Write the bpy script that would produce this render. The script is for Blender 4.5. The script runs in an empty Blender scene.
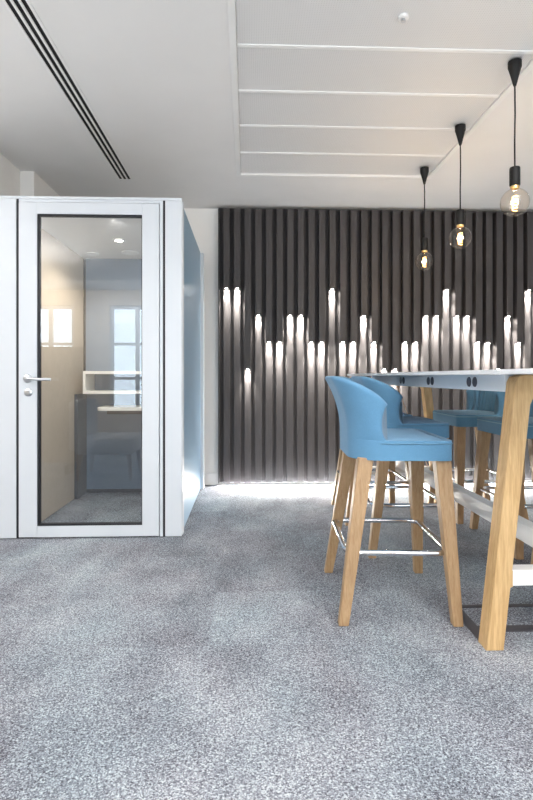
import bpy, bmesh, math, random
from mathutils import Vector, Matrix
random.seed(7)
PI = math.pi
S = bpy.context.scene
COL = S.collection
H = 2.64          # ceiling height
EYE = 1.03

# ------------------------------------------------------------------ materials
def nmat(name):
    m = bpy.data.materials.new(name); m.use_nodes = True
    nt = m.node_tree
    b = nt.nodes['Principled BSDF']
    return m, nt, b

def simple(name, col, rough=0.5, metal=0.0, noise=0.0, scale=40.0, bump=0.0, stretch=(1, 1, 1), spec=0.5, coat=0.0):
    m, nt, b = nmat(name)
    b.inputs['Base Color'].default_value = (*col, 1)
    b.inputs['Roughness'].default_value = rough
    b.inputs['Metallic'].default_value = metal
    b.inputs['Specular IOR Level'].default_value = spec
    b.inputs['Coat Weight'].default_value = coat
    if noise > 0 or bump > 0:
        tc = nt.nodes.new('ShaderNodeTexCoord'); mp = nt.nodes.new('ShaderNodeMapping')
        mp.inputs['Scale'].default_value = stretch
        nz = nt.nodes.new('ShaderNodeTexNoise'); nz.inputs['Scale'].default_value = scale; nz.inputs['Detail'].default_value = 4
        nt.links.new(tc.outputs['Object'], mp.inputs['Vector']); nt.links.new(mp.outputs['Vector'], nz.inputs['Vector'])
        if noise > 0:
            r = nt.nodes.new('ShaderNodeValToRGB')
            r.color_ramp.elements[0].position = 0.3; r.color_ramp.elements[1].position = 0.7
            r.color_ramp.elements[0].color = (*[c * (1 - noise) for c in col], 1)
            r.color_ramp.elements[1].color = (*[min(1, c * (1 + noise)) for c in col], 1)
            nt.links.new(nz.outputs['Fac'], r.inputs['Fac']); nt.links.new(r.outputs['Color'], b.inputs['Base Color'])
        if bump > 0:
            bp = nt.nodes.new('ShaderNodeBump'); bp.inputs['Strength'].default_value = bump; bp.inputs['Distance'].default_value = 0.002
            nt.links.new(nz.outputs['Fac'], bp.inputs['Height']); nt.links.new(bp.outputs['Normal'], b.inputs['Normal'])
    return m

def wood(name, c1, c2, axis_scale):
    m, nt, b = nmat(name)
    tc = nt.nodes.new('ShaderNodeTexCoord'); mp = nt.nodes.new('ShaderNodeMapping'); mp.inputs['Scale'].default_value = axis_scale
    nz = nt.nodes.new('ShaderNodeTexNoise'); nz.inputs['Scale'].default_value = 9; nz.inputs['Detail'].default_value = 6; nz.inputs['Distortion'].default_value = 0.6
    fine = nt.nodes.new('ShaderNodeTexNoise'); fine.inputs['Scale'].default_value = 38; fine.inputs['Detail'].default_value = 3
    add = nt.nodes.new('ShaderNodeMath'); add.operation = 'MULTIPLY_ADD'; add.inputs[1].default_value = 0.45
    r = nt.nodes.new('ShaderNodeValToRGB')
    r.color_ramp.elements[0].position = 0.5; r.color_ramp.elements[1].position = 0.95
    r.color_ramp.elements[0].color = (*c1, 1); r.color_ramp.elements[1].color = (*c2, 1)
    L = nt.links.new
    L(tc.outputs['Object'], mp.inputs['Vector']); L(mp.outputs['Vector'], nz.inputs['Vector']); L(mp.outputs['Vector'], fine.inputs['Vector'])
    L(fine.outputs['Fac'], add.inputs[0]); L(nz.outputs['Fac'], add.inputs[2]); L(add.outputs[0], r.inputs['Fac'])
    L(r.outputs['Color'], b.inputs['Base Color'])
    b.inputs['Roughness'].default_value = 0.5
    return m

def fabric(name, col, var=0.12, scale=350.0, bump=0.35, rough=0.95):
    m, nt, b = nmat(name)
    tc = nt.nodes.new('ShaderNodeTexCoord')
    nz = nt.nodes.new('ShaderNodeTexNoise'); nz.inputs['Scale'].default_value = scale; nz.inputs['Detail'].default_value = 2
    big = nt.nodes.new('ShaderNodeTexNoise'); big.inputs['Scale'].default_value = 12
    mix = nt.nodes.new('ShaderNodeMath'); mix.operation = 'MULTIPLY_ADD'; mix.inputs[1].default_value = 0.3
    r = nt.nodes.new('ShaderNodeValToRGB')
    r.color_ramp.elements[0].position = 0.4; r.color_ramp.elements[1].position = 0.9
    r.color_ramp.elements[0].color = (*[c * (1 - var) for c in col], 1); r.color_ramp.elements[1].color = (*[min(1, c * (1 + var)) for c in col], 1)
    bp = nt.nodes.new('ShaderNodeBump'); bp.inputs['Strength'].default_value = bump; bp.inputs['Distance'].default_value = 0.001
    L = nt.links.new
    L(tc.outputs['Object'], nz.inputs['Vector']); L(tc.outputs['Object'], big.inputs['Vector'])
    L(big.outputs['Fac'], mix.inputs[0]); L(nz.outputs['Fac'], mix.inputs[2]); L(mix.outputs[0], r.inputs['Fac'])
    L(r.outputs['Color'], b.inputs['Base Color']); L(nz.outputs['Fac'], bp.inputs['Height']); L(bp.outputs['Normal'], b.inputs['Normal'])
    b.inputs['Roughness'].default_value = rough; b.inputs['Specular IOR Level'].default_value = 0.2
    b.inputs['Sheen Weight'].default_value = 0.15
    return m

def glass(name, tint=(1, 1, 1), base=0.08, rough=0.0):
    m = bpy.data.materials.new(name); m.use_nodes = True; nt = m.node_tree; nt.nodes.clear()
    o = nt.nodes.new('ShaderNodeOutputMaterial'); mx = nt.nodes.new('ShaderNodeMixShader')
    t = nt.nodes.new('ShaderNodeBsdfTransparent'); t.inputs['Color'].default_value = (*tint, 1)
    g = nt.nodes.new('ShaderNodeBsdfGlossy'); g.inputs['Roughness'].default_value = rough
    lw = nt.nodes.new('ShaderNodeLayerWeight'); lw.inputs['Blend'].default_value = 0.5
    p = nt.nodes.new('ShaderNodeMath'); p.operation = 'POWER'; p.inputs[1].default_value = 5
    ma = nt.nodes.new('ShaderNodeMath'); ma.operation = 'MULTIPLY_ADD'; ma.inputs[1].default_value = 1 - base; ma.inputs[2].default_value = base
    L = nt.links.new
    L(lw.outputs['Facing'], p.inputs[0]); L(p.outputs[0], ma.inputs[0]); L(ma.outputs[0], mx.inputs['Fac'])
    L(t.outputs[0], mx.inputs[1]); L(g.outputs[0], mx.inputs[2]); L(mx.outputs[0], o.inputs['Surface'])
    return m

def emit(name, col, strength):
    m = bpy.data.materials.new(name); m.use_nodes = True; nt = m.node_tree; nt.nodes.clear()
    o = nt.nodes.new('ShaderNodeOutputMaterial'); e = nt.nodes.new('ShaderNodeEmission')
    e.inputs['Color'].default_value = (*col, 1); e.inputs['Strength'].default_value = strength
    nt.links.new(e.outputs[0], o.inputs['Surface'])
    return m

def carpet_material():
    m, nt, b = nmat('carpet'); L = nt.links.new
    N = lambda t: nt.nodes.new(t)
    geo = N('ShaderNodeNewGeometry')
    def noise(scale, sx, sy, detail=2.0, rough=0.5):
        mp = N('ShaderNodeMapping'); mp.inputs['Scale'].default_value = (sx, sy, 1)
        L(geo.outputs['Position'], mp.inputs['Vector'])
        n = N('ShaderNodeTexNoise'); n.inputs['Scale'].default_value = scale; n.inputs['Detail'].default_value = detail; n.inputs['Roughness'].default_value = rough
        L(mp.outputs['Vector'], n.inputs['Vector']); return n.outputs['Fac']
    # carpet tiles: a random value for each 0.25 x 1 m plank, offset row by row
    sep = N('ShaderNodeSeparateXYZ'); L(geo.outputs['Position'], sep.inputs[0])
    def math_(op, a, bb=None, c=None):
        n = N('ShaderNodeMath'); n.operation = op
        for i, v in enumerate((a, bb, c)):
            if v is None: continue
            if isinstance(v, (int, float)): n.inputs[i].default_value = v
            else: L(v, n.inputs[i])
        return n.outputs[0]
    cx = math_('FLOOR', math_('MULTIPLY_ADD', sep.outputs['X'], 2.0, 0.3))
    off = math_('MULTIPLY', math_('FRACT', math_('MULTIPLY', cx, 0.5)), 0.0)
    cy = math_('FLOOR', math_('ADD', math_('MULTIPLY', sep.outputs['Y'], 2.0), off))
    cmb = N('ShaderNodeCombineXYZ'); L(cx, cmb.inputs[0]); L(cy, cmb.inputs[1])
    wn = N('ShaderNodeTexWhiteNoise'); wn.noise_dimensions = '2D'; L(cmb.outputs[0], wn.inputs['Vector'])
    big = noise(1.0, 1.6, 1.1, 3)
    mid = noise(5.0, 1.0, 0.6, 3)
    fine = noise(125.0, 1.0, 1.25, 2.5, 0.7)
    vo = N('ShaderNodeTexVoronoi'); vo.inputs['Scale'].default_value = 280
    L(geo.outputs['Position'], vo.inputs['Vector'])
    sc = N('ShaderNodeSeparateColor'); L(vo.outputs['Color'], sc.inputs[0])
    v = math_('MULTIPLY_ADD', math_('SUBTRACT', sc.outputs[0], 0.5), 0.62, 0.5)
    v = math_('MULTIPLY_ADD', math_('SUBTRACT', fine, 0.5), 1.15, v)
    v = math_('MULTIPLY_ADD', math_('SUBTRACT', big, 0.5), 0.62, v)
    v = math_('MULTIPLY_ADD', math_('SUBTRACT', mid, 0.5), 0.40, v)
    v = math_('MULTIPLY_ADD', math_('SUBTRACT', wn.outputs['Value'], 0.5), 0.09, v)
    r = N('ShaderNodeValToRGB'); r.color_ramp.interpolation = 'LINEAR'
    e = r.color_ramp.elements
    e[0].position = 0.05; e[0].color = (0.050, 0.048, 0.056, 1)
    e[1].position = 0.95; e[1].color = (0.56, 0.59, 0.575, 1)
    k = r.color_ramp.elements.new(0.38); k.color = (0.170, 0.173, 0.188, 1)
    k = r.color_ramp.elements.new(0.62); k.color = (0.285, 0.304, 0.314, 1)
    L(v, r.inputs['Fac'])
    # slow drift between violet-grey and blue-grey yarn
    r2 = N('ShaderNodeValToRGB'); e = r2.color_ramp.elements
    e[0].position = 0.35; e[0].color = (0.985, 0.98, 1.06, 1); e[1].position = 0.65; e[1].color = (0.93, 1.005, 1.09, 1)
    L(math_('MULTIPLY_ADD', wn.outputs['Value'], 0.10, math_('SUBTRACT', noise(1.7, 1.5, 1.0, 2), 0.05)), r2.inputs['Fac'])
    mx = N('ShaderNodeMix'); mx.data_type = 'RGBA'; mx.blend_type = 'MULTIPLY'; mx.inputs['Factor'].default_value = 1
    L(r.outputs['Color'], mx.inputs['A']); L(r2.outputs['Color'], mx.inputs['B'])
    L(mx.outputs['Result'], b.inputs['Base Color'])
    bp = N('ShaderNodeBump'); bp.inputs['Strength'].default_value = 0.5; bp.inputs['Distance'].default_value = 0.003
    L(fine, bp.inputs['Height']); L(bp.outputs['Normal'], b.inputs['Normal'])
    b.inputs['Roughness'].default_value = 1.0; b.inputs['Specular IOR Level'].default_value = 0.1
    return m

def perforated_material():
    m, nt, b = nmat('perforated_white_metal'); L = nt.links.new
    geo = nt.nodes.new('ShaderNodeNewGeometry')
    vo = nt.nodes.new('ShaderNodeTexVoronoi'); vo.inputs['Scale'].default_value = 90; vo.inputs['Randomness'].default_value = 0
    L(geo.outputs['Position'], vo.inputs['Vector'])
    r = nt.nodes.new('ShaderNodeValToRGB'); r.color_ramp.elements[0].position = 0.14; r.color_ramp.elements[1].position = 0.22
    r.color_ramp.elements[0].color = (0.42, 0.42, 0.42, 1); r.color_ramp.elements[1].color = (0.74, 0.74, 0.735, 1)
    L(vo.outputs['Distance'], r.inputs['Fac']); L(r.outputs['Color'], b.inputs['Base Color'])
    b.inputs['Roughness'].default_value = 0.6
    return m

M = {}
M['carpet'] = carpet_material()
M['ceiling'] = simple('ceiling_paint', (0.82, 0.815, 0.805), 0.9, noise=0.015, scale=3)
M['wall'] = simple('white_wall_paint', (0.90, 0.885, 0.86), 0.85, noise=0.01, scale=4)
M['wall_warm'] = simple('beige_wall_paint', (0.62, 0.54, 0.44), 0.9, noise=0.04, scale=3)
M['skirting'] = simple('skirting_gloss', (0.85, 0.84, 0.82), 0.45)
M['panel_trim'] = simple('ceiling_trim_white', (0.85, 0.85, 0.84), 0.5)
M['perf'] = perforated_material()
M['black'] = simple('black_plastic', (0.006, 0.006, 0.0065), 0.5, spec=0.3)
M['dark_void'] = simple('slot_black', (0.006, 0.006, 0.007), 0.8)
M['slat'] = simple('charcoal_slat_laminate', (0.053, 0.0485, 0.0485), 0.55, noise=0.12, scale=14, stretch=(8, 8, 0.35), spec=0.35)
M['slat_back'] = simple('slat_backing', (0.042, 0.038, 0.038), 0.8)
M['led'] = emit('led_lens', (1.0, 0.96, 0.9), 60)
M['white_frame'] = simple('white_powder_coat', (0.63, 0.665, 0.71), 0.32, spec=0.5)
M['pod_side'] = simple('blue_grey_back_painted_glass', (0.22, 0.36, 0.50), 0.28, spec=0.6)
M['pod_beige'] = fabric('beige_acoustic_felt', (0.50, 0.42, 0.325), 0.10, 260, 0.3)
M['pod_blue'] = fabric('blue_grey_acoustic_felt', (0.215, 0.265, 0.33), 0.10, 260, 0.3)
M['pod_grey'] = fabric('dark_grey_felt', (0.115, 0.12, 0.13), 0.1, 260, 0.3)
M['pod_ceiling'] = simple('pod_ceiling_white', (0.78, 0.77, 0.75), 0.8)
M['gasket'] = simple('black_gasket', (0.012, 0.013, 0.018), 0.6)
M['glass'] = glass('clear_pane_glass', (0.95, 0.97, 0.98), 0.115)
M['steel'] = simple('brushed_steel', (0.62, 0.64, 0.67), 0.28, 1.0)
M['chrome'] = simple('chrome', (0.72, 0.73, 0.76), 0.10, 1.0)
M['shelf_white'] = simple('shelf_white', (0.84, 0.82, 0.77), 0.5)
M['blue_out'] = fabric('sky_blue_wool', (0.105, 0.245, 0.395), 0.12, 420, 0.3)
M['teal'] = fabric('teal_wool', (0.095, 0.205, 0.295), 0.12, 420, 0.3)
M['teal_rib'] = fabric('pale_teal_wool', (0.20, 0.33, 0.38), 0.12, 420, 0.3)
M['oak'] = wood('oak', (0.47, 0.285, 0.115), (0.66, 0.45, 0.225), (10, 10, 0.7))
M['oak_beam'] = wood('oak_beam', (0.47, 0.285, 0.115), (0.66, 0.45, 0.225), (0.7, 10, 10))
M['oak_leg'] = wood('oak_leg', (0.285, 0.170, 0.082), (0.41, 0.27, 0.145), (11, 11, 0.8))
M['table_white'] = simple('white_laminate', (0.83, 0.85, 0.88), 0.3)
M['apron'] = simple('pale_blue_white_metal', (0.72, 0.78, 0.85), 0.4)
M['rail_white'] = simple('white_painted_rail', (0.84, 0.84, 0.84), 0.45)
M['grommet'] = simple('dark_socket_plastic', (0.05, 0.05, 0.075), 0.5)
M['base_steel'] = simple('dark_steel_strip', (0.07, 0.065, 0.075), 0.5, 0.3)
M['wire'] = simple('tan_wire', (0.55, 0.40, 0.28), 0.4)
M['bulb'] = glass('clear_bulb_glass', (1.0, 0.95, 0.89), 0.06)
M['filament'] = emit('warm_filament', (1.0, 0.58, 0.22), 9)
M['brass'] = simple('brass_cap', (0.75, 0.55, 0.25), 0.3, 1.0)
M['downlight'] = emit('downlight_lens', (1.0, 0.93, 0.82), 40)
M['plastic_white'] = simple('white_plastic', (0.85, 0.85, 0.84), 0.4)
M['screen'] = fabric('beige_screen_felt', (0.42, 0.36, 0.29), 0.1, 200)
M['chair_grey'] = fabric('warm_grey_wool', (0.62, 0.60, 0.57), 0.1, 300)

# ------------------------------------------------------------------ helpers
def put(o, label=None, cat=None, group=None, kind=None):
    if label: o['label'] = label
    if cat: o['category'] = cat
    if group: o['group'] = group
    if kind: o['kind'] = kind
    return o

def empty(name, loc=(0, 0, 0), label=None, cat=None, group=None, rz=0.0):
    o = bpy.data.objects.new(name, None); COL.objects.link(o)
    o.location = loc; o.rotation_euler = (0, 0, rz); o.empty_display_size = 0.1
    return put(o, label, cat, group)

def obj(name, bm, m, parent=None, smooth=None, loc=None):
    me = bpy.data.meshes.new(name)
    bmesh.ops.recalc_face_normals(bm, faces=bm.faces)
    bm.to_mesh(me); bm.free()
    mats = m if isinstance(m, (list, tuple)) else [m]
    for x in mats: me.materials.append(x)
    if smooth:
        for p in me.polygons: p.use_smooth = True
        if smooth is not True:
            me.set_sharp_from_angle(angle=math.radians(smooth))
    o = bpy.data.objects.new(name, me); COL.objects.link(o)
    if parent: o.parent = parent
    if loc: o.location = loc
    return o

def box(bm, x0, x1, y0, y1, z0, z1, bevel=0.0, seg=2):
    r = bmesh.ops.create_cube(bm, size=1.0)
    vs = r['verts']
    for v in vs:
        v.co = Vector(((x0 + x1) / 2 + v.co.x * (x1 - x0), (y0 + y1) / 2 + v.co.y * (y1 - y0), (z0 + z1) / 2 + v.co.z * (z1 - z0)))
    if bevel > 0:
        es = set(e for v in vs for e in v.link_edges)
        bmesh.ops.bevel(bm, geom=list(es), offset=bevel, segments=seg, affect='EDGES', profile=0.5)
    return bm

def B(x0, x1, y0, y1, z0, z1, bevel=0.0, seg=2):
    return box(bmesh.new(), x0, x1, y0, y1, z0, z1, bevel, seg)

def rev(bm, prof, n=32, cx=0.0, cy=0.0, axis='Z'):
    """surface of revolution of [(r, z)] round Z (or along Y)"""
    rings = []
    for r, z in prof:
        if r <= 1e-6:
            ring = [bm.verts.new((cx, cy, z) if axis == 'Z' else (cx, z, cy))]
        else:
            ring = []
            for k in range(n):
                a = 2 * PI * k / n
                if axis == 'Z': ring.append(bm.verts.new((cx + r * math.cos(a), cy + r * math.sin(a), z)))
                else: ring.append(bm.verts.new((cx + r * math.cos(a), z, cy + r * math.sin(a))))
        rings.append(ring)
    for A, C in zip(rings, rings[1:]):
        if len(A) == 1 and len(C) == 1: continue
        for k in range(n):
            k2 = (k + 1) % n
            if len(A) == 1: bm.faces.new((A[0], C[k], C[k2]))
            elif len(C) == 1: bm.faces.new((A[k], A[k2], C[0]))
            else: bm.faces.new((A[k], A[k2], C[k2], C[k]))
    return bm

def tube(bm, pts, r, n=10, closed=False):
    pts = [Vector(p) for p in pts]; N = len(pts); rings = []
    prev = None
    for i, p in enumerate(pts):
        if closed: t = (pts[(i + 1) % N] - pts[i - 1]).normalized()
        else: t = (pts[min(i + 1, N - 1)] - pts[max(i - 1, 0)]).normalized()
        if prev is None:
            u = t.orthogonal().normalized()
        else:
            u = (prev - t * prev.dot(t)).normalized()
        prev = u; w = t.cross(u)
        rings.append([bm.verts.new(p + (u * math.cos(2 * PI * k / n) + w * math.sin(2 * PI * k / n)) * r) for k in range(n)])
    last = N if closed else N - 1
    for i in range(last):
        A, C = rings[i], rings[(i + 1) % N]
        # the frame can rotate over a closed path: match the nearest start vertex
        s = 0
        if closed and i == N - 1:
            s = min(range(n), key=lambda q: (A[0].co - C[q].co).length)
        for k in range(n):
            bm.faces.new((A[k], A[(k + 1) % n], C[(k + 1 + s) % n], C[(k + s) % n]))
    if not closed:
        bm.faces.new(rings[0]); bm.faces.new(rings[-1])
    return bm

def prism(bm, pts, d0, d1, plane='XZ', bevel=0.0):
    """extrude a closed 2-D outline between d0 and d1 along the third axis"""
    def P(a, c, d): return (a, d, c) if plane == 'XZ' else ((a, c, d) if plane == 'XY' else (d, a, c))
    A = [bm.verts.new(P(a, c, d0)) for a, c in pts]; C = [bm.verts.new(P(a, c, d1)) for a, c in pts]
    n = len(pts)
    f1 = bm.faces.new(A); f2 = bm.faces.new(C)
    for k in range(n): bm.faces.new((A[k], A[(k + 1) % n], C[(k + 1) % n], C[k]))
    if bevel > 0:
        es = list(f1.edges) + list(f2.edges)
        bmesh.ops.bevel(bm, geom=es, offset=bevel, segments=3, affect='EDGES', profile=0.5)
    return bm

def arc(cx, cy, r, a0, a1, n=8):
    return [(cx + r * math.cos(a0 + (a1 - a0) * k / n), cy + r * math.sin(a0 + (a1 - a0) * k / n)) for k in range(n + 1)]

def rrect(x0, x1, y0, y1, r, n=7):
    rs = r if isinstance(r, (list, tuple)) else [r] * 4   # corners: (x1,y1) (x0,y1) (x0,y0) (x1,y0)
    return (arc(x1 - rs[0], y1 - rs[0], rs[0], 0, PI / 2, n) + arc(x0 + rs[1], y1 - rs[1], rs[1], PI / 2, PI, n)
            + arc(x0 + rs[2], y0 + rs[2], rs[2], PI, 1.5 * PI, n) + arc(x1 - rs[3], y0 + rs[3], rs[3], 1.5 * PI, 2 * PI, n))

def taper_leg(bm, top, foot, wt, wf, bevel=0.004):
    (x0, y0, z0), (x1, y1, z1) = foot, top
    vs = []
    for (x, y, z, w) in ((x0, y0, z0, wf / 2), (x1, y1, z1, wt / 2)):
        vs.append([bm.verts.new((x + sx * w, y + sy * w, z)) for sx, sy in ((-1, -1), (1, -1), (1, 1), (-1, 1))])
    a, c = vs
    bm.faces.new(a); bm.faces.new(c)
    for k in range(4): bm.faces.new((a[k], a[(k + 1) % 4], c[(k + 1) % 4], c[k]))
    bmesh.ops.bevel(bm, geom=list(bm.edges), offset=bevel, segments=2, affect='EDGES', profile=0.5)
    return bm

def struct(name, bm, m, smooth=None):
    return put(obj(name, bm, m, smooth=smooth), kind='structure')

def dup(root, loc, rz=0.0, label=None, group=None):
    r = root.copy(); COL.objects.link(r); r.location = loc; r.rotation_euler = (0, 0, rz)
    if label: r['label'] = label
    if group: r['group'] = group
    for ch in list(root.children):
        c = ch.copy(); COL.objects.link(c); c.parent = r
        for g in list(ch.children):
            d = g.copy(); COL.objects.link(d); d.parent = c
    return r

def light(kind, name, loc, energy, col=(1, 1, 1), rot=(0, 0, 0), parent=None, **kw):
    d = bpy.data.lights.new(name, kind); d.energy = energy; d.color = col
    for k, v in kw.items(): setattr(d, k, v)
    o = bpy.data.objects.new(name, d); COL.objects.link(o); o.location = loc; o.rotation_euler = rot
    if parent: o.parent = parent
    return o

# ------------------------------------------------------------------ the room
XL, XR, YB, YR = -4.6, 4.2, 5.0, -3.0
struct('floor', B(XL - .1, XR + .1, YR - .1, YB + .1, -0.08, 0.0), M['carpet'])
# ceiling: plaster soffit with the recess for the metal tiles and the slot
PX0, PX1, PY0, PY1 = -0.085, 1.485, -1.15, 4.175      # metal tile field
SX0, SX1, SY0, SY1 = -1.045, -0.930, -1.5, 4.30        # linear slot diffuser
bm = bmesh.new()
T = H + 0.10
box(bm, XL, SX0, YR, YB, H, T); box(bm, SX0, SX1, SY1, YB, H, T); box(bm, SX0, SX1, YR, SY0, H, T)
box(bm, SX1, PX0, YR, YB, H, T); box(bm, PX0, PX1, PY1, YB, H, T); box(bm, PX0, PX1, YR, PY0, H, T)
box(bm, PX1, XR, YR, YB, H, T); box(bm, SX0 - .02, PX1 + .02, YR, YB, T, T + .03)
struct('ceiling', bm, M['ceiling'])
struct('wall_back', B(XL, XR, YB, YB + 0.1, 0, T), M['wall'])
struct('wall_left', B(-1.90, -1.77, 3.50, YB, 0, H), M['wall'])
struct('pillar_left', B(-1.77, -1.665, 4.14, YB, 0, H), M['wall'])
struct('wall_front_left', B(XL, -1.77, 3.42, 3.50, 0, H), M['wall'])
struct('wall_side_left', B(XL - .1, XL, YR, 3.5, 0, H), M['wall_warm'])
struct('wall_right', B(XR, XR + .1, YR, YB, 0, H), M['wall'])
# rear wall behind the camera with three tall windows
wins = [(-4.10, -3.20), (-2.55, -1.55), (-0.6, 0.6), (1.6, 2.9)]
WZ0, WZ1 = 0.42, 2.36
bm = bmesh.new()
xs = [XL] + [v for w in wins for v in w] + [XR]
for a, c in zip(xs[0::2], xs[1::2]): box(bm, a, c, YR - .2, YR, 0, H)
for a, c in wins:
    box(bm, a, c, YR - .2, YR, 0, WZ0); box(bm, a, c, YR - .2, YR, WZ1, H)
struct('wall_rear', bm, M['wall_warm'])
for i, (a, c) in enumerate(wins):
    bm = bmesh.new(); w = c - a
    for x in (a, c - .06, (a + c) / 2 - .035): box(bm, x, x + (.06 if x != (a + c) / 2 - .035 else .07), YR - .12, YR - .06, WZ0, WZ1)
    for z in (WZ0, WZ1 - .06, 0.98, 1.62): box(bm, a, c, YR - .118, YR - .062, z, z + .05)
    fr = struct('window_%d' % (i + 1), bm, M['white_frame'])
    obj('pane', B(a + .01, c - .01, YR - .095, YR - .089, WZ0, WZ1), M['glass'], fr)
    light('AREA', 'daylight', ((a + c) / 2, YR - .16, (WZ0 + WZ1) / 2), 52 * w, (0.80, 0.90, 1.0), (PI / 2, 0, 0),
          shape='RECTANGLE', size=w, size_y=WZ1 - WZ0)
struct('baseboard_back', B(-1.66, -0.275, 4.985, YB, 0, 0.115, 0.003), M['skirting'])
struct('baseboard_left', B(-1.77, -1.757, 3.51, 4.14, 0, 0.115, 0.003), M['skirting'])

# ------------------------------------------------------------------ metal ceiling tiles, frame, slot, detector
bm = bmesh.new(); fw = 0.035; fz0 = H - 0.006; fz1 = H + 0.05
box(bm, PX0, PX0 + fw, PY0, PY1, fz0, fz1, .003); box(bm, PX1 - fw, PX1, PY0, PY1, fz0, fz1, .003)
box(bm, PX0 + fw, PX1 - fw, PY1 - fw, PY1, fz0, fz1, .003); box(bm, PX0 + fw, PX1 - fw, PY0, PY0 + fw, fz0, fz1, .003)
struct('trim_1', bm, M['panel_trim'])
rows = ['first', 'second', 'third', 'fourth', 'fifth', 'sixth', 'seventh', 'eighth', 'ninth', 'tenth', 'eleventh', 'twelfth', 'thirteenth',
        'fourteenth', 'fifteenth', 'sixteenth', 'seventeenth', 'eighteenth', 'nineteenth', 'twentieth', 'twenty-first', 'twenty-second',
        'twenty-third', 'twenty-fourth', 'twenty-fifth', 'twenty-sixth', 'twenty-seventh', 'twenty-eighth', 'twenty-ninth', 'thirtieth',
        'thirty-first', 'thirty-second', 'thirty-third', 'thirty-fourth', 'thirty-fifth']
pitch = 0.4045; y = PY1 - fw
x0, x1 = PX0 + fw + .002, PX1 - fw - .002
first = None
for i in range(5):
    d = pitch - (fw / 2 if i == 0 else 0)
    yy = y - d
    if first is None or i == 0 or i == 1:
        t = empty('ceiling_panel', (0, yy, 0), None, 'ceiling panel', 'perforated metal ceiling panels'); t['kind'] = 'thing'
        obj('tray', B(x0, x1, .012, d - .012, H + .006, H + .03), M['perf'], t)
        bm = bmesh.new(); box(bm, x0, x1, 0.0005, .012, H + .001, H + .03, .002); box(bm, x0, x1, d - .012, d - .0005, H + .001, H + .03, .002)
        obj('edge_strip', bm, M['panel_trim'], t)
        first = t
    else:
        t = dup(first, (0, yy, 0))
    t['label'] = ['perforated white metal ceiling panel closest to the dark slatted wall, behind the smallest-looking pendant',
                  'white metal ceiling panel, second row out from the dark slatted wall',
                  'white metal ceiling panel, third row from the slatted wall, over the middle pendant',
                  'white metal ceiling panel, fourth row from the slatted wall',
                  'white metal ceiling panel with the smoke detector, fifth row from the slatted wall'][i]
    y = yy
struct('trim_2', B(x0, x1, PY0 + fw, y - .001, H + .004, H + .03), M['perf'])   # rest of the tile field over the camera

sd = empty('slot_diffuser', ((SX0 + SX1) / 2, 0, 0), 'long white linear air diffuser with three black slots in the plaster ceiling', 'air vent')
w = (SX1 - SX0) / 2
bm = bmesh.new(); slots = (-.037, -.003, .031)
edges = [-w] + [v for s in slots for v in (s - .011, s + .011)] + [w]
for a, c in zip(edges[0::2], edges[1::2]): box(bm, a, c, SY0, SY1, H - .002, H + .02)
box(bm, -w, w, SY1 - .012, SY1, H - .002, H + .02)
obj('frame', bm, M['panel_trim'], sd)
for s in slots: obj('slot', B(s - .011, s + .011, SY0, SY1 - .012, H + .004, H + .02), M['dark_void'], sd)

det = empty('smoke_detector', (0.70, 2.31, H), 'small round white smoke detector on the metal ceiling panel', 'smoke detector')
obj('base', rev(bmesh.new(), [(0, .006), (.023, .006), (.023, -.004), (.020, -.007), (0, -.007)]), M['plastic_white'], det, 40)
obj('sensor', rev(bmesh.new(), [(0, -.006), (.008, -.006), (.008, -.014), (.011, -.016), (.011, -.018), (0, -.019)], 20), M['steel'], det, 40)

# ------------------------------------------------------------------ slatted feature wall
SP, SX, N_S = 0.1002, -0.193, 35
ZB, ZT = 0.028, 2.612
YBK = 4.965            # face of the backing board
struct('slat_backing_panel', B(-0.272, SX + SP * N_S + .03, YBK, YB - .001, ZB, ZT + .025), M['slat_back'])
LV = [1.865, 1.612, 1.360, 1.105]
seq = [0, 0, 3, 1, 2, 2, 1, 1, 2, 2, 0, 2, 2, 1, 2, 3, 3, 2, 2, 1, 1, 0, 1, 1, 2, 2, 3, 1, 2, 0, 1, 2, 2, 1, 3]
lvname = ['set high', 'at the upper-middle level', 'at the lower-middle level', 'set low at table height']
# plain end slat
protos = {}
hw = 0.034
def make_slat(lv):
    z = LV[lv]
    t = empty('wall_batten', (0, 0, 0), None, 'wall batten', 'charcoal slats of the lit feature wall'); t['kind'] = 'thing'
    obj('upper_batten', B(-.030, .030, -0.075, 0.0, z, ZT, .0025), M['slat'], t)
    obj('lower_batten', B(-.031, .031, -0.026, 0.0, ZB, z, .0025), M['slat'], t)
    bm = rev(bmesh.new(), [(0, z + .002), (.011, z + .002), (.011, z - .003), (0, z - .003)], 14, 0, -0.050)
    obj('spotlight', bm, M['led'], t)
    return t
for i, lv in enumerate(seq):
    if lv not in protos:
        t = protos[lv] = make_slat(lv)
    else:
        t = dup(protos[lv], (0, 0, 0))
    t.location = (SX + SP * i, YBK, 0)
    t['label'] = 'charcoal wall batten, %s counted from the white wall, spotlight %s' % (rows[i], lvname[lv])
    light('SPOT', 'batten_spot', (0, -0.046, LV[lv] - 0.006), 2.2, (1.0, 0.95, 0.88), (math.radians(12), 0, 0), t,
          spot_size=math.radians(160), spot_blend=0.5, shadow_soft_size=0.005)
    light('SPOT', 'batten_beam', (0, -0.050, LV[lv] - 0.008), 40, (1.0, 0.95, 0.88), (math.radians(8), 0, 0), t,
          spot_size=math.radians(64), spot_blend=0.8, shadow_soft_size=0.006)
    light('SPOT', 'batten_tail', (0, -0.050, LV[lv] - 0.008), 75, (1.0, 0.95, 0.88), (math.radians(4.5), 0, 0), t,
          spot_size=math.radians(15), spot_blend=1.0, shadow_soft_size=0.006)
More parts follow.
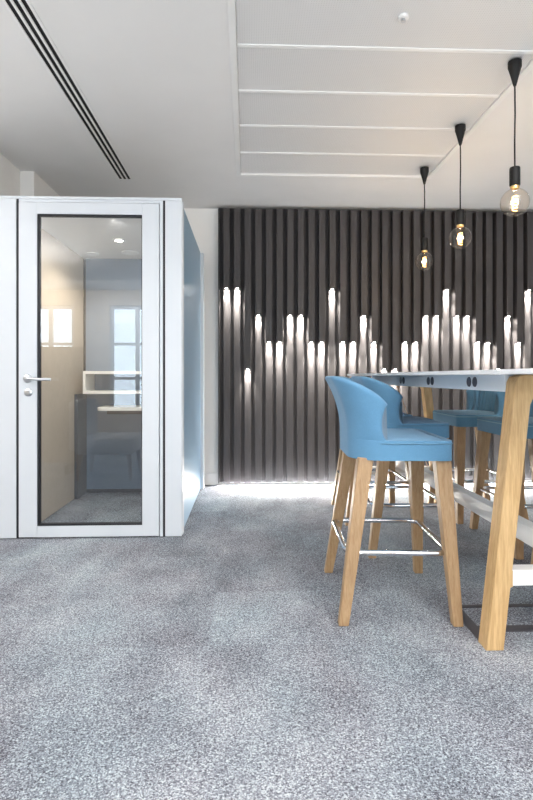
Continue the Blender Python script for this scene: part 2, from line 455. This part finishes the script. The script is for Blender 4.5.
e = put(obj('edge_batten', B(-0.272, -0.262, YBK - .05, YBK, ZB, ZT, .002), M['slat']), 'thin dark edge strip closing the slatted wall beside the white wall', 'wall batten', None, 'thing')
# LED line under the slats
light('AREA', 'plinth_led', (SX + SP * N_S / 2 - .04, 4.94, 0.026), 160, (1.0, 0.95, 0.88), (math.radians(-36), 0, 0),
      shape='RECTANGLE', size=SP * N_S, size_y=0.02)

# ------------------------------------------------------------------ meeting pod
PF, PB = 3.37, 4.78                    # front and back planes
PXL, PXR = -1.752, -0.425
PZ_T = 2.182
pod = empty('meeting_pod', (0, 0, 0), 'white framed phone booth with a glass door and blue-grey side wall', 'phone booth')
IW0, IW1, IB, IH = -1.455, -0.50, 4.70, 2.085   # inner faces
obj('front_panel', B(PXL, -1.467, PF, PF + .055, 0.004, 2.165, .003), M['white_frame'], pod)
obj('corner_post', B(-0.526, PXR + .006, PF, PF + .06, 0.004, 2.165, .004), M['white_frame'], pod)
obj('corner_trim', B(PXR - .012, PXR + .012, PF + .02, PF + .075, 0.006, 2.165, .009, 3), M['white_frame'], pod)
obj('rear_post', B(PXR - .05, PXR + .028, PB, PB + .09, 0.004, 2.165, .004), M['white_frame'], pod)
obj('top_trim', B(PXL, PXR + .006, PF - .002, PF + .06, 2.165, PZ_T, .002), M['white_frame'], pod)
obj('side_panel', B(PXR - .03, PXR, PF + .06, PB, 0.012, 2.165), M['pod_side'], pod)
obj('roof', B(PXL, PXR - .002, PF + .06, PB + .08, IH + .02, 2.162), M['white_frame'], pod)
obj('rear_panel', B(PXL, PXR - .05, IB + .03, PB, 0.004, IH + .02), M['white_frame'], pod)
obj('outer_left_panel', B(PXL, PXL + .03, PF + .056, PB, 0.004, IH + .02), M['white_frame'], pod)
obj('gap_seal', B(-1.4665, -1.4515, PF + .004, PF + .05, 0.004, 2.165), M['gasket'], pod)
obj('gap_seal', B(-0.5400, -0.5265, PF + .004, PF + .05, 0.004, 2.165), M['gasket'], pod)
put(obj('left_wall_lining', B(IW0 - .04, IW0, PF + .06, IB, 0.004, IH), M['pod_beige'], pod), 'beige felt wall lining')
put(obj('back_wall_lining', B(IW0 + .019, IW1, IB, IB + .028, 0.03, IH), M['pod_blue'], pod), 'blue-grey felt wall lining')
obj('corner_strip', B(IW0 + .001, IW0 + .019, IB - .008, IB + .02, 0.03, IH), M['gasket'], pod)
obj('inner_skirting', B(IW0 + .001, IW1, IB - .006, IB + .02, 0.002, 0.03), M['pod_grey'], pod)
put(obj('right_wall_lining', B(IW1, PXR - .031, PF + .06, IB, 0.004, IH), M['pod_blue'], pod), 'blue-grey felt wall lining')
obj('ceiling_lining', B(IW0, IW1, PF + .06, IB, IH, IH + .018), M['pod_ceiling'], pod)
obj('door_header', B(-1.452, -0.541, PF + .004, PF + .055, 2.146, 2.165), M['white_frame'], pod)
obj('door_jamb', B(-0.560, -0.5405, PF + .002, PF + .055, 0.004, 2.146, .002), M['white_frame'], pod)
# door
DX0, DX1, DZ0, DZ1 = -1.450, -0.5635, 0.010, 2.142
GX0, GX1, GZ0, GZ1 = -1.335, -0.672, 0.080, 2.070
door = obj('door', box(box(box(box(bmesh.new(), DX0, GX0, PF - .004, PF + .045, DZ0, DZ1, .003), GX1, DX1, PF - .004, PF + .045, DZ0, DZ1, .003),
           GX0, GX1, PF - .003, PF + .044, DZ0, GZ0), GX0, GX1, PF - .003, PF + .044, GZ1, DZ1), M['white_frame'], pod)
bm = bmesh.new(); g = .011
box(bm, GX0, GX0 + g, PF + .002, PF + .04, GZ0, GZ1); box(bm, GX1 - g * .4, GX1, PF + .002, PF + .04, GZ0, GZ1)
box(bm, GX0 + g, GX1 - g * .4, PF + .002, PF + .04, GZ0, GZ0 + g); box(bm, GX0 + g, GX1 - g * .4, PF + .002, PF + .04, GZ1 - g, GZ1)
put(obj('glazing_seal', bm, M['gasket'], door), 'black glazing seal')
bm = bmesh.new()
vs = [bm.verts.new(p) for p in ((GX0 + .004, PF + .015, GZ0 + .004), (GX1 - .002, PF + .015, GZ0 + .004), (GX1 - .002, PF + .015, GZ1 - .004), (GX0 + .004, PF + .015, GZ1 - .004))]
bm.faces.new(vs)
put(obj('glass_pane', bm, M['glass'], door), 'clear glass pane')
# handle and lock
hx, hz = -1.392, 1.020
bm = rev(bmesh.new(), [(0, PF - .004), (.027, PF - .004), (.027, PF - .010), (.024, PF - .013), (0, PF - .013)], 28, hx, hz, 'Y')
tube(bm, [(hx, PF - .01, hz), (hx, PF - .045, hz), (hx + .012, PF - .056, hz), (hx + .05, PF - .058, hz - .002), (hx + .10, PF - .056, hz - .005),
          (hx + .135, PF - .054, hz - .004), (hx + .160, PF - .05, hz - .006)], .0095, 12)
put(obj('handle', bm, M['steel'], door, 50), 'brushed steel lever handle')
bm = rev(bmesh.new(), [(0, PF - .004), (.026, PF - .004), (.026, PF - .009), (.023, PF - .012), (.010, PF - .012), (.010, PF - .016), (0, PF - .016)], 28, hx + .004, 0.932, 'Y')
put(obj('lock', bm, M['steel'], door, 50), 'round steel lock rosette')
# pod ceiling fittings
def fitting(name, x, y, r, m1, lens=None):
    o = obj(name, rev(bmesh.new(), [(0, IH + .002), (r, IH + .002), (r, IH - .006), (r * .82, IH - .010), (r * .7, IH - .006), (0, IH - .006)], 28, x, y), m1, pod, 40)
    if lens:
        obj('lens', rev(bmesh.new(), [(0, IH - .0062), (r * .62, IH - .0065), (r * .5, IH - .009), (0, IH - .010)], 24, x, y), lens, o)
    return o
fitting('downlight', -0.985, 4.05, .045, M['panel_trim'], M['downlight'])
fitting('speaker', -1.32, 4.50, .055, M['plastic_white'])
fitting('air_vent', -0.99, 4.45, .075, M['plastic_white'])
light('SPOT', 'pod_spot', (-0.90, 3.52, IH - .01), 32, (1.0, 0.95, 0.88), (math.radians(20), 0, 0), pod, spot_size=math.radians(165), spot_blend=0.8, shadow_soft_size=.01)  # added fill by the door, without a fitting, to brighten the interior
light('SPOT', 'pod_spot', (-0.985, 4.05, IH - .02), 32, (1.0, 0.93, 0.84), (0, 0, 0), pod, spot_size=math.radians(150), spot_blend=0.6, shadow_soft_size=.04)

# shelf and desk in the pod
sh = empty('wall_shelf', (0, 0, 0), 'white open box shelf on the back wall inside the phone booth', 'shelf')
sx0, sx1, sy0, sy1 = -1.375, IW1 - .002, 4.42, IB - .010
obj('top_board', B(sx0, sx1, sy0, sy1, 1.055, 1.080, .002), M['shelf_white'], sh)
obj('bottom_board', B(sx0, sx1, sy0, sy1, 0.888, 0.913, .002), M['shelf_white'], sh)
obj('side_board', B(sx0, sx0 + .022, sy0, sy1, 0.913, 1.055), M['shelf_white'], sh)
put(obj('back_board', B(sx0 + .022, sx1, sy1 - .008, sy1, 0.913, 1.055), M['pod_blue'], sh), 'blue-grey back of the shelf')
dk = empty('desk', (0, 0, 0), 'narrow white worktop with a dark grey side panel inside the phone booth', 'desk')
obj('worktop', prism(bmesh.new(), rrect(-1.25, IW1 - .002, 4.36, IB - .010, [.0001, .0001, .06, .0001]), .750, .777, 'XY', .002), M['shelf_white'], dk, 30)
obj('side_panel', B(IW0 + .004, IW0 + .030, 4.44, IB - .010, 0.004, 0.885), M['pod_grey'], dk)
bm = bmesh.new(); box(bm, -1.24, IW1 - .004, IB - .035, IB - .011, .700, .748)
obj('wall_bracket', bm, M['pod_grey'], dk)

# ------------------------------------------------------------------ bar table
TX, TY = 1.250, 3.00
tb = empty('bar_table', (TX, TY, 0), 'long white bar-height table on oak trestle frames with a row of sockets', 'table')
obj('tabletop', prism(bmesh.new(), rrect(-.390, .390, -1.46, 1.46, .012), 1.040, 1.056, 'XY', .003), M['table_white'], tb, 30)
def trestle_outline(side=1):
    o = []
    zt = 1.039; bo, to = .350, .235; zi = .970; wi = .066; wti = .064
    # outer left foot, up, round corner, across, down, inner
    def lean(z, inner): # x of the leg edge at height z (positive side)
        f = z / zt
        return (bo + (to - bo) * f) if not inner else (bo - wi + (to - wti - bo + wi) * f)
    pts = [(-bo, 0.0)]
    pts += [(-lean(zt - .03, 0), zt - .03), (-lean(zt, 0) + .008, zt - .008), (-lean(zt, 0) + .03, zt)]
    pts += [(lean(zt, 0) - .03, zt), (lean(zt, 0) - .008, zt - .008), (lean(zt - .03, 0), zt - .03), (bo, 0.0), (bo - wi, 0.0)]
    r = .045; xi = lean(zi - r, 1)
    pts += [(xi, zi - r)] + [(xi - r + r * math.cos(a), zi - r + r * math.sin(a)) for a in [PI / 2 * k / 6 for k in range(1, 7)]]
    pts += [(-xi + r - r * math.cos(a), zi - r + r * math.sin(a)) for a in [PI / 2 * (6 - k) / 6 for k in range(0, 6)]] + [(-xi, zi - r)]
    pts += [(-bo + wi, 0.0)]
    return pts
for yy in (-1.075, 1.170):
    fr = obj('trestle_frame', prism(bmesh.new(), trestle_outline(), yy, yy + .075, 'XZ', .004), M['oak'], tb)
    bm = B(-.250, .250, yy + .008, yy + .068, .240, .300, .003)
    cr = obj('cross_rail', bm, M['rail_white'], fr)
    for s in (-1, 1):
        put(obj('end_block', prism(bmesh.new(), [(s * .300, .228), (s * .275, .228), (s * .249, .240), (s * .249, .300), (s * .275, .312), (s * .300, .312)], yy + .002, yy + .074, 'XZ'), M['oak'], fr), 'oak end block')
obj('long_rail', B(-.030, .030, -1.070, 1.240, .300, .380, .003), M['rail_white'], tb)
for s in (-1, 1):
    ap = obj('apron', B(s * .233 - .009, s * .233 + .009, -.998, 1.168, .972, 1.0395, .002), M['apron'], tb)
    for yc in (-.70, -.17, .35):
        for dy in (-.030, .030):
            bm = bmesh.new(); n = 20
            X0 = s * .2422
            A = [bm.verts.new((X0 + s * .003, yc + dy + .021 * math.cos(2 * PI * k / n), 1.008 + .021 * math.sin(2 * PI * k / n))) for k in range(n)]
            C = [bm.verts.new((X0 - s * .002, yc + dy + .024 * math.cos(2 * PI * k / n), 1.008 + .024 * math.sin(2 * PI * k / n))) for k in range(n)]
            bm.faces.new(A)
            for k in range(n): bm.faces.new((A[k], A[(k + 1) % n], C[(k + 1) % n], C[k]))
            put(obj('socket', bm, M['grommet'], ap), 'round dark power socket')
# thin tie wire by the far frame
obj('tie_wire', tube(bmesh.new(), [(-.03, 1.207, .965), (.225, 1.207, .300)], .003, 8), M['wire'], tb, True)
# dark flat steel strip frame on the carpet between the legs
bm = bmesh.new()
box(bm, -.345, -.303, -.99, -.69, 0.0, .006); box(bm, -.303, .303, -.935, -.890, 0.0, .006); box(bm, -.303, .303, -.712, -.690, 0.0, .005)
box(bm, .303, .345, -.99, -.69, 0.0, .006)
put(obj('base_strip', bm, M['base_steel'], tb), 'dark flat steel floor strip')

# ------------------------------------------------------------------ bar stools
def shell_bm(rib_inside=True):
    """backrest shell: outer skin, rounded rim, ribbed inner skin; open towards +X"""
    bm = bmesh.new()
    xf, xb, hy, R = -.046, -.194, .262, .145
    # plan path from the -y wing tip round the back to the +y wing tip
    path = []
    nS, nA, nB = 14, 40, 44
    cxr = xb + R; cyr = hy - R
    for k in range(nS): path.append((xf + (cxr - xf) * k / nS, -hy, 0.0, -1.0))
    for k in range(nA + 1):
        a = -PI / 2 - PI / 2 * k / nA
        path.append((cxr + R * math.cos(a), -cyr + R * math.sin(a), math.cos(a), math.sin(a)))
    for k in range(1, nB): path.append((xb, -cyr + 2 * cyr * k / nB, -1.0, 0.0))
    for k in range(nA + 1):
        a = PI - PI / 2 * k / nA
        path.append((cxr + R * math.cos(a), cyr + R * math.sin(a), math.cos(a), math.sin(a)))
    for k in range(1, nS + 1): path.append((cxr + (xf - cxr) * k / nS, hy, 0.0, 1.0))
    # arc length
    s = [0.0]
    for p, q in zip(path, path[1:]): s.append(s[-1] + math.hypot(q[0] - p[0], q[1] - p[1]))
    tot = s[-1]
    def top_z(x, d):
        # rim: highest across the back, dropping along the wings
        u = max(0.0, min(1.0, (x - xb) / (xf - xb)))
        return 1.035 - .105 * u ** 1.25 - .016 * u ** 6
    NV = 18; zb = .738
    loops = []
    for i, (x, y, nx, ny) in enumerate(path):
        e = min(s[i], tot - s[i])                       # distance to the wing tip
        tz = top_z(x, e)
        tf = min(1.0, e / .022); th_end = math.sqrt(max(0.0, 1 - (1 - tf) ** 2))
        rib = abs(math.sin(PI * s[i] / .050)) ** 0.85 if rib_inside else 0
        lp = []
        def flare(z):
            q = max(0.0, (z - .77) / .265)
            return .082 * q ** 2.0
        wing = max(0.0, 1 - e / .16)
        def shift(z):                                   # front edge of the wing: cut back in the middle, reaching forward at rim and seat
            q = (z - zb) / (tz - zb)
            return wing * (-.016 * math.sin(PI * min(1, q * 1.0)) + .012 * q ** 6 + .030 * max(0, 1 - q * 3.2) ** 2)
        def P(z, th):
            f = flare(z)
            fx = nx * f + (-.25 * f * (1 - abs(nx)))
            fy = ny * f * .35
            return (x + fx - nx * th + shift(z), y + fy - ny * th, z)
        th0 = .044 * (0.12 + 0.88 * th_end)
        mid = .044 * (1 - (0.12 + 0.88 * th_end)) / 2
        for k in range(NV + 1):
            z = zb + (tz - .016 - zb) * k / NV
            lp.append(P(z, mid))
        for k in range(1, 6):
            a = PI * k / 6
            lp.append(P(tz - .016 + .016 * math.sin(a), mid + th0 * (1 - math.cos(a)) / 2))
        for k in range(NV, -1, -1):
            z = zb + (tz - .016 - zb) * k / NV
            lp.append(P(z, mid + th0 - .030 * (1 - rib) * th_end * min(1, (tz - z) / .05)  + .010 * th_end))
        loops.append([bm.verts.new(p) for p in lp])
    for A, C in zip(loops, loops[1:]):
        for k in range(len(A)): bm.faces.new((A[k], A[(k + 1) % len(A)], C[(k + 1) % len(A)], C[k]))
    bm.faces.new(loops[0]); bm.faces.new(loops[-1])
    return bm

def seat_bm():
    bm = bmesh.new()
    out = rrect(-.1935, .238, -.2612, .2612, [.035, .145, .145, .035], 10)
    prism(bm, out, .676, .760, 'XY')
    top = [f for f in bm.faces if abs(f.normal.z) > .9]
    es = set(e for f in bm.faces if abs(f.calc_center_median().z - .760) < 1e-4 or abs(f.calc_center_median().z - .676) < 1e-4 for e in f.edges)
    bmesh.ops.bevel(bm, geom=list(es), offset=.011, segments=4, affect='EDGES', profile=0.5)
    # crowned cushion
    bmesh.ops.recalc_face_normals(bm, faces=bm.faces)
    for f in list(bm.faces):
        if len(f.verts) > 12 and f.calc_center_median().z > .74:
            r = bmesh.ops.inset_region(bm, faces=[f], thickness=.045, depth=.006)
            break
    return bm

def make_stool(label, m_out, m_seat):
    t = empty('bar_stool', (0, 0, 0), label, 'bar stool', 'upholstered bar stools round the table')
    st = obj('seat', seat_bm(), m_seat, t, 35)
    pp = rrect(-.178, .2385, -.2617, .2617, [.035, .14, .14, .035], 8)
    pip = [(a, c, .7475) for a, c in pp]
    obj('piping', tube(bmesh.new(), pip, .0030, 6, True), M['teal'] if m_out is M['blue_out'] else M['teal_rib'], st, True)
    obj('backrest', shell_bm(), m_out, t, 60)
    for sx, sy in ((1, -1), (1, 1), (-1, -1), (-1, 1)):
        top = (.200, sy * .205, .685) if sx > 0 else (-.128, sy * .205, .685)
        foot = (.238, sy * .292, .001) if sx > 0 else (-.234, sy * .292, .001)
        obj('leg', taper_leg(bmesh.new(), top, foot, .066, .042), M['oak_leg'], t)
    ring = [(a, c, .285) for a, c in rrect(-.212, .222, -.252, .252, .055, 8)]
    put(obj('footrest', tube(bmesh.new(), ring, .0125, 12, True), M['chrome'], t, True), 'chrome tube footrest ring')
    return t
stool = make_stool('', M['blue_out'], M['blue_out'])
LX, RX = 0.648, 1.80
spots = [(LX, 2.435, -.05, 'sky blue bar stool with its back to the booth, closest to the open carpet'),
         (.945, 3.24, 0, 'middle blue bar stool on the booth side, half hidden by the front stool'),
         (.935, 3.885, 0, 'blue bar stool on the booth side, at the slatted wall end of the table'),
         (RX, 2.47, PI, 'blue bar stool across the table, partly cut off behind the front oak frame'),
         (1.775, 3.19, PI, 'middle teal bar stool tucked in on the far long side of the table'),
         (1.730, 3.90, PI, 'teal bar stool with ribbed back facing the booth, next to the slatted wall')]
teal = make_stool('', M['teal'], M['teal'])
nl, nr = 0, 0
for x, yy, rz, lab in spots:
    if rz < 1: o = stool if nl == 0 else dup(stool, (0, 0, 0)); nl += 1
    else: o = teal if nr == 0 else dup(teal, (0, 0, 0)); nr += 1
    o.location = (x, yy, 0); o.rotation_euler = (0, 0, rz); o['label'] = lab

# ------------------------------------------------------------------ pendants
def make_pendant():
    t = empty('pendant_lamp', (0, 0, 0), '', 'pendant lamp', 'filament bulb pendants over the bar table')
    obj('canopy', rev(bmesh.new(), [(0, H + .026), (.033, H + .026), (.033, H - .004), (.030, H - .012), (.0195, H - .05), (.010, H - .088), (.007, H - .098), (0, H - .098)], 28), M['black'], t, 40)
    obj('cord', tube(bmesh.new(), [(0, 0, H - .095), (.0015, 0, 2.4), (-.001, 0, 2.25), (0, 0, 2.12)], .0042, 8), M['black'], t, True)
    sk = obj('socket', rev(bmesh.new(), [(0, 2.130), (.010, 2.130), (.024, 2.126), (.026, 2.120), (.026, 2.036), (.023, 2.030), (0, 2.030)], 24), M['black'], t, 40)
    obj('brass_ring', rev(bmesh.new(), [(.0225, 2.031), (.0225, 2.020), (.012, 2.018)], 24), M['brass'], sk, 40)
    r = .070; cz = 1.948
    prof = [(0, cz - r)]
    for k in range(1, 22):
        a = -PI / 2 + PI * k / 24
        prof.append((r * math.cos(a), cz + r * math.sin(a)))
    prof += [(.024, cz + r * .955), (.020, cz + r + .004), (.019, 2.022)]
    bl = obj('bulb', rev(bmesh.new(), prof, 36), M['bulb'], t, True)
    bm = bmesh.new(); pts = []
    for k in range(90):
        a = 2 * PI * 5.0 * k / 89
        pts.append((.0115 * math.cos(a), .0115 * math.sin(a), cz - .042 + .075 * k / 89))
    tube(bm, pts, .0022, 6)
    obj('filament', bm, M['filament'], bl, True)
    obj('stem', rev(bmesh.new(), [(0, cz + .035), (.003, cz + .035), (.006, 2.022), (0, 2.022)], 10), M['bulb'], bl, True)
    light('POINT', 'bulb_glow', (0, 0, cz), 4.5, (1.0, 0.72, 0.42), (0, 0, 0), t, shadow_soft_size=.02)
    return t
pd = make_pendant()
for k, (yy, lab) in enumerate(((2.61, 'black pendant lamp with round clear filament bulb, hanging closest to the viewer'),
                               (3.29, 'middle black pendant lamp with round clear filament bulb'),
                               (3.965, 'black pendant lamp with round filament bulb, hanging closest to the slatted wall'))):
    o = pd if k == 0 else dup(pd, (0, 0, 0))
    o.location = (1.366, yy, -0.027); o['label'] = lab
    if k: light('POINT', 'bulb_glow', (0, 0, 1.948), 4.5, (1.0, 0.72, 0.42), (0, 0, 0), o, shadow_soft_size=.02)

# ------------------------------------------------------------------ furniture beside the camera, seen mirrored in the glass door
sc = empty('added_screen', (0, 0, 0), 'added beige felt screen mirrored in the glass of the booth door', 'screen')
obj('panel', B(-2.75, -1.80, 0.98, 1.03, .10, 1.36, .004), M['screen'], sc)  # unseen panel, added to shape the reflection in the door glass
for x in (-2.65, -1.90): obj('foot', B(x - .02, x + .02, .80, 1.21, 0.001, .10, .003), M['base_steel'], sc)
ac = empty('armchair', (-1.42, 1.30, 0), 'grey armchair with wooden legs mirrored in the glass of the booth door', 'armchair')
obj('seat', B(-.28, .30, -.28, .28, .26, .43, .04, 4), M['chair_grey'], ac, 40)
obj('backrest', B(-.34, -.20, -.28, .28, .30, .80, .04, 4), M['chair_grey'], ac, 40)
for a in (-.24, .24):
    for c in (-.22, .22):
        obj('leg', taper_leg(bmesh.new(), (a, c, .27), (a * 1.1, c * 1.1, .001), .045, .026), M['oak_leg'], ac)

# ------------------------------------------------------------------ lights, world, camera
light('AREA', 'room_fill', (1.2, 0.6, H - .03), 70, (1.0, 0.965, 0.92), (0, 0, 0), shape='RECTANGLE', size=1.2, size_y=2.2)  # added fill light, no ceiling luminaire known here
light('AREA', 'room_fill', (-3.6, 1.2, H - .03), 45, (0.97, 0.98, 1.0), (0, 0, 0), shape='RECTANGLE', size=1.2, size_y=2.2)  # second added fill, over the unseen left part of the room
light('AREA', 'ceiling_fill', (-2.7, 0.8, 2.05), 95, (1.0, 0.97, 0.94), (PI, 0, 0), shape='RECTANGLE', size=0.4, size_y=2.4)  # added upward fill that brightens the ceiling, no real fitting
light('AREA', 'ceiling_fill', (1.3, -0.9, 2.05), 115, (1.0, 0.96, 0.92), (PI, 0, 0), shape='RECTANGLE', size=1.6, size_y=0.4)  # another added upward fill for the ceiling, out of view
light('AREA', 'rear_wall_fill', (-2.4, -2.0, H - .03), 110, (1.0, 0.95, 0.88), (math.radians(-25), 0, 0), shape='RECTANGLE', size=3.6, size_y=0.15)  # added light that brightens the rear wall for its reflection in the glass
W = bpy.data.worlds.new('world'); S.world = W; W.use_nodes = True
W.node_tree.nodes['Background'].inputs['Color'].default_value = (0.80, 0.90, 1.0, 1)
W.node_tree.nodes['Background'].inputs['Strength'].default_value = 1.5

cd = bpy.data.cameras.new('camera'); cam = bpy.data.objects.new('camera', cd); COL.objects.link(cam)
cam.location = (0, 0, EYE); cam.rotation_euler = (PI / 2, 0, -math.atan(19.5 / 521))
cd.sensor_fit = 'VERTICAL'; cd.sensor_height = 36.0; cd.lens = 36.0 * 521 / 800
cd.shift_y = -23 / 800; cd.clip_start = 0.02
S.camera = cam
S.view_settings.view_transform = 'Standard'
S.view_settings.look = 'None'
S.view_settings.exposure = 0.0
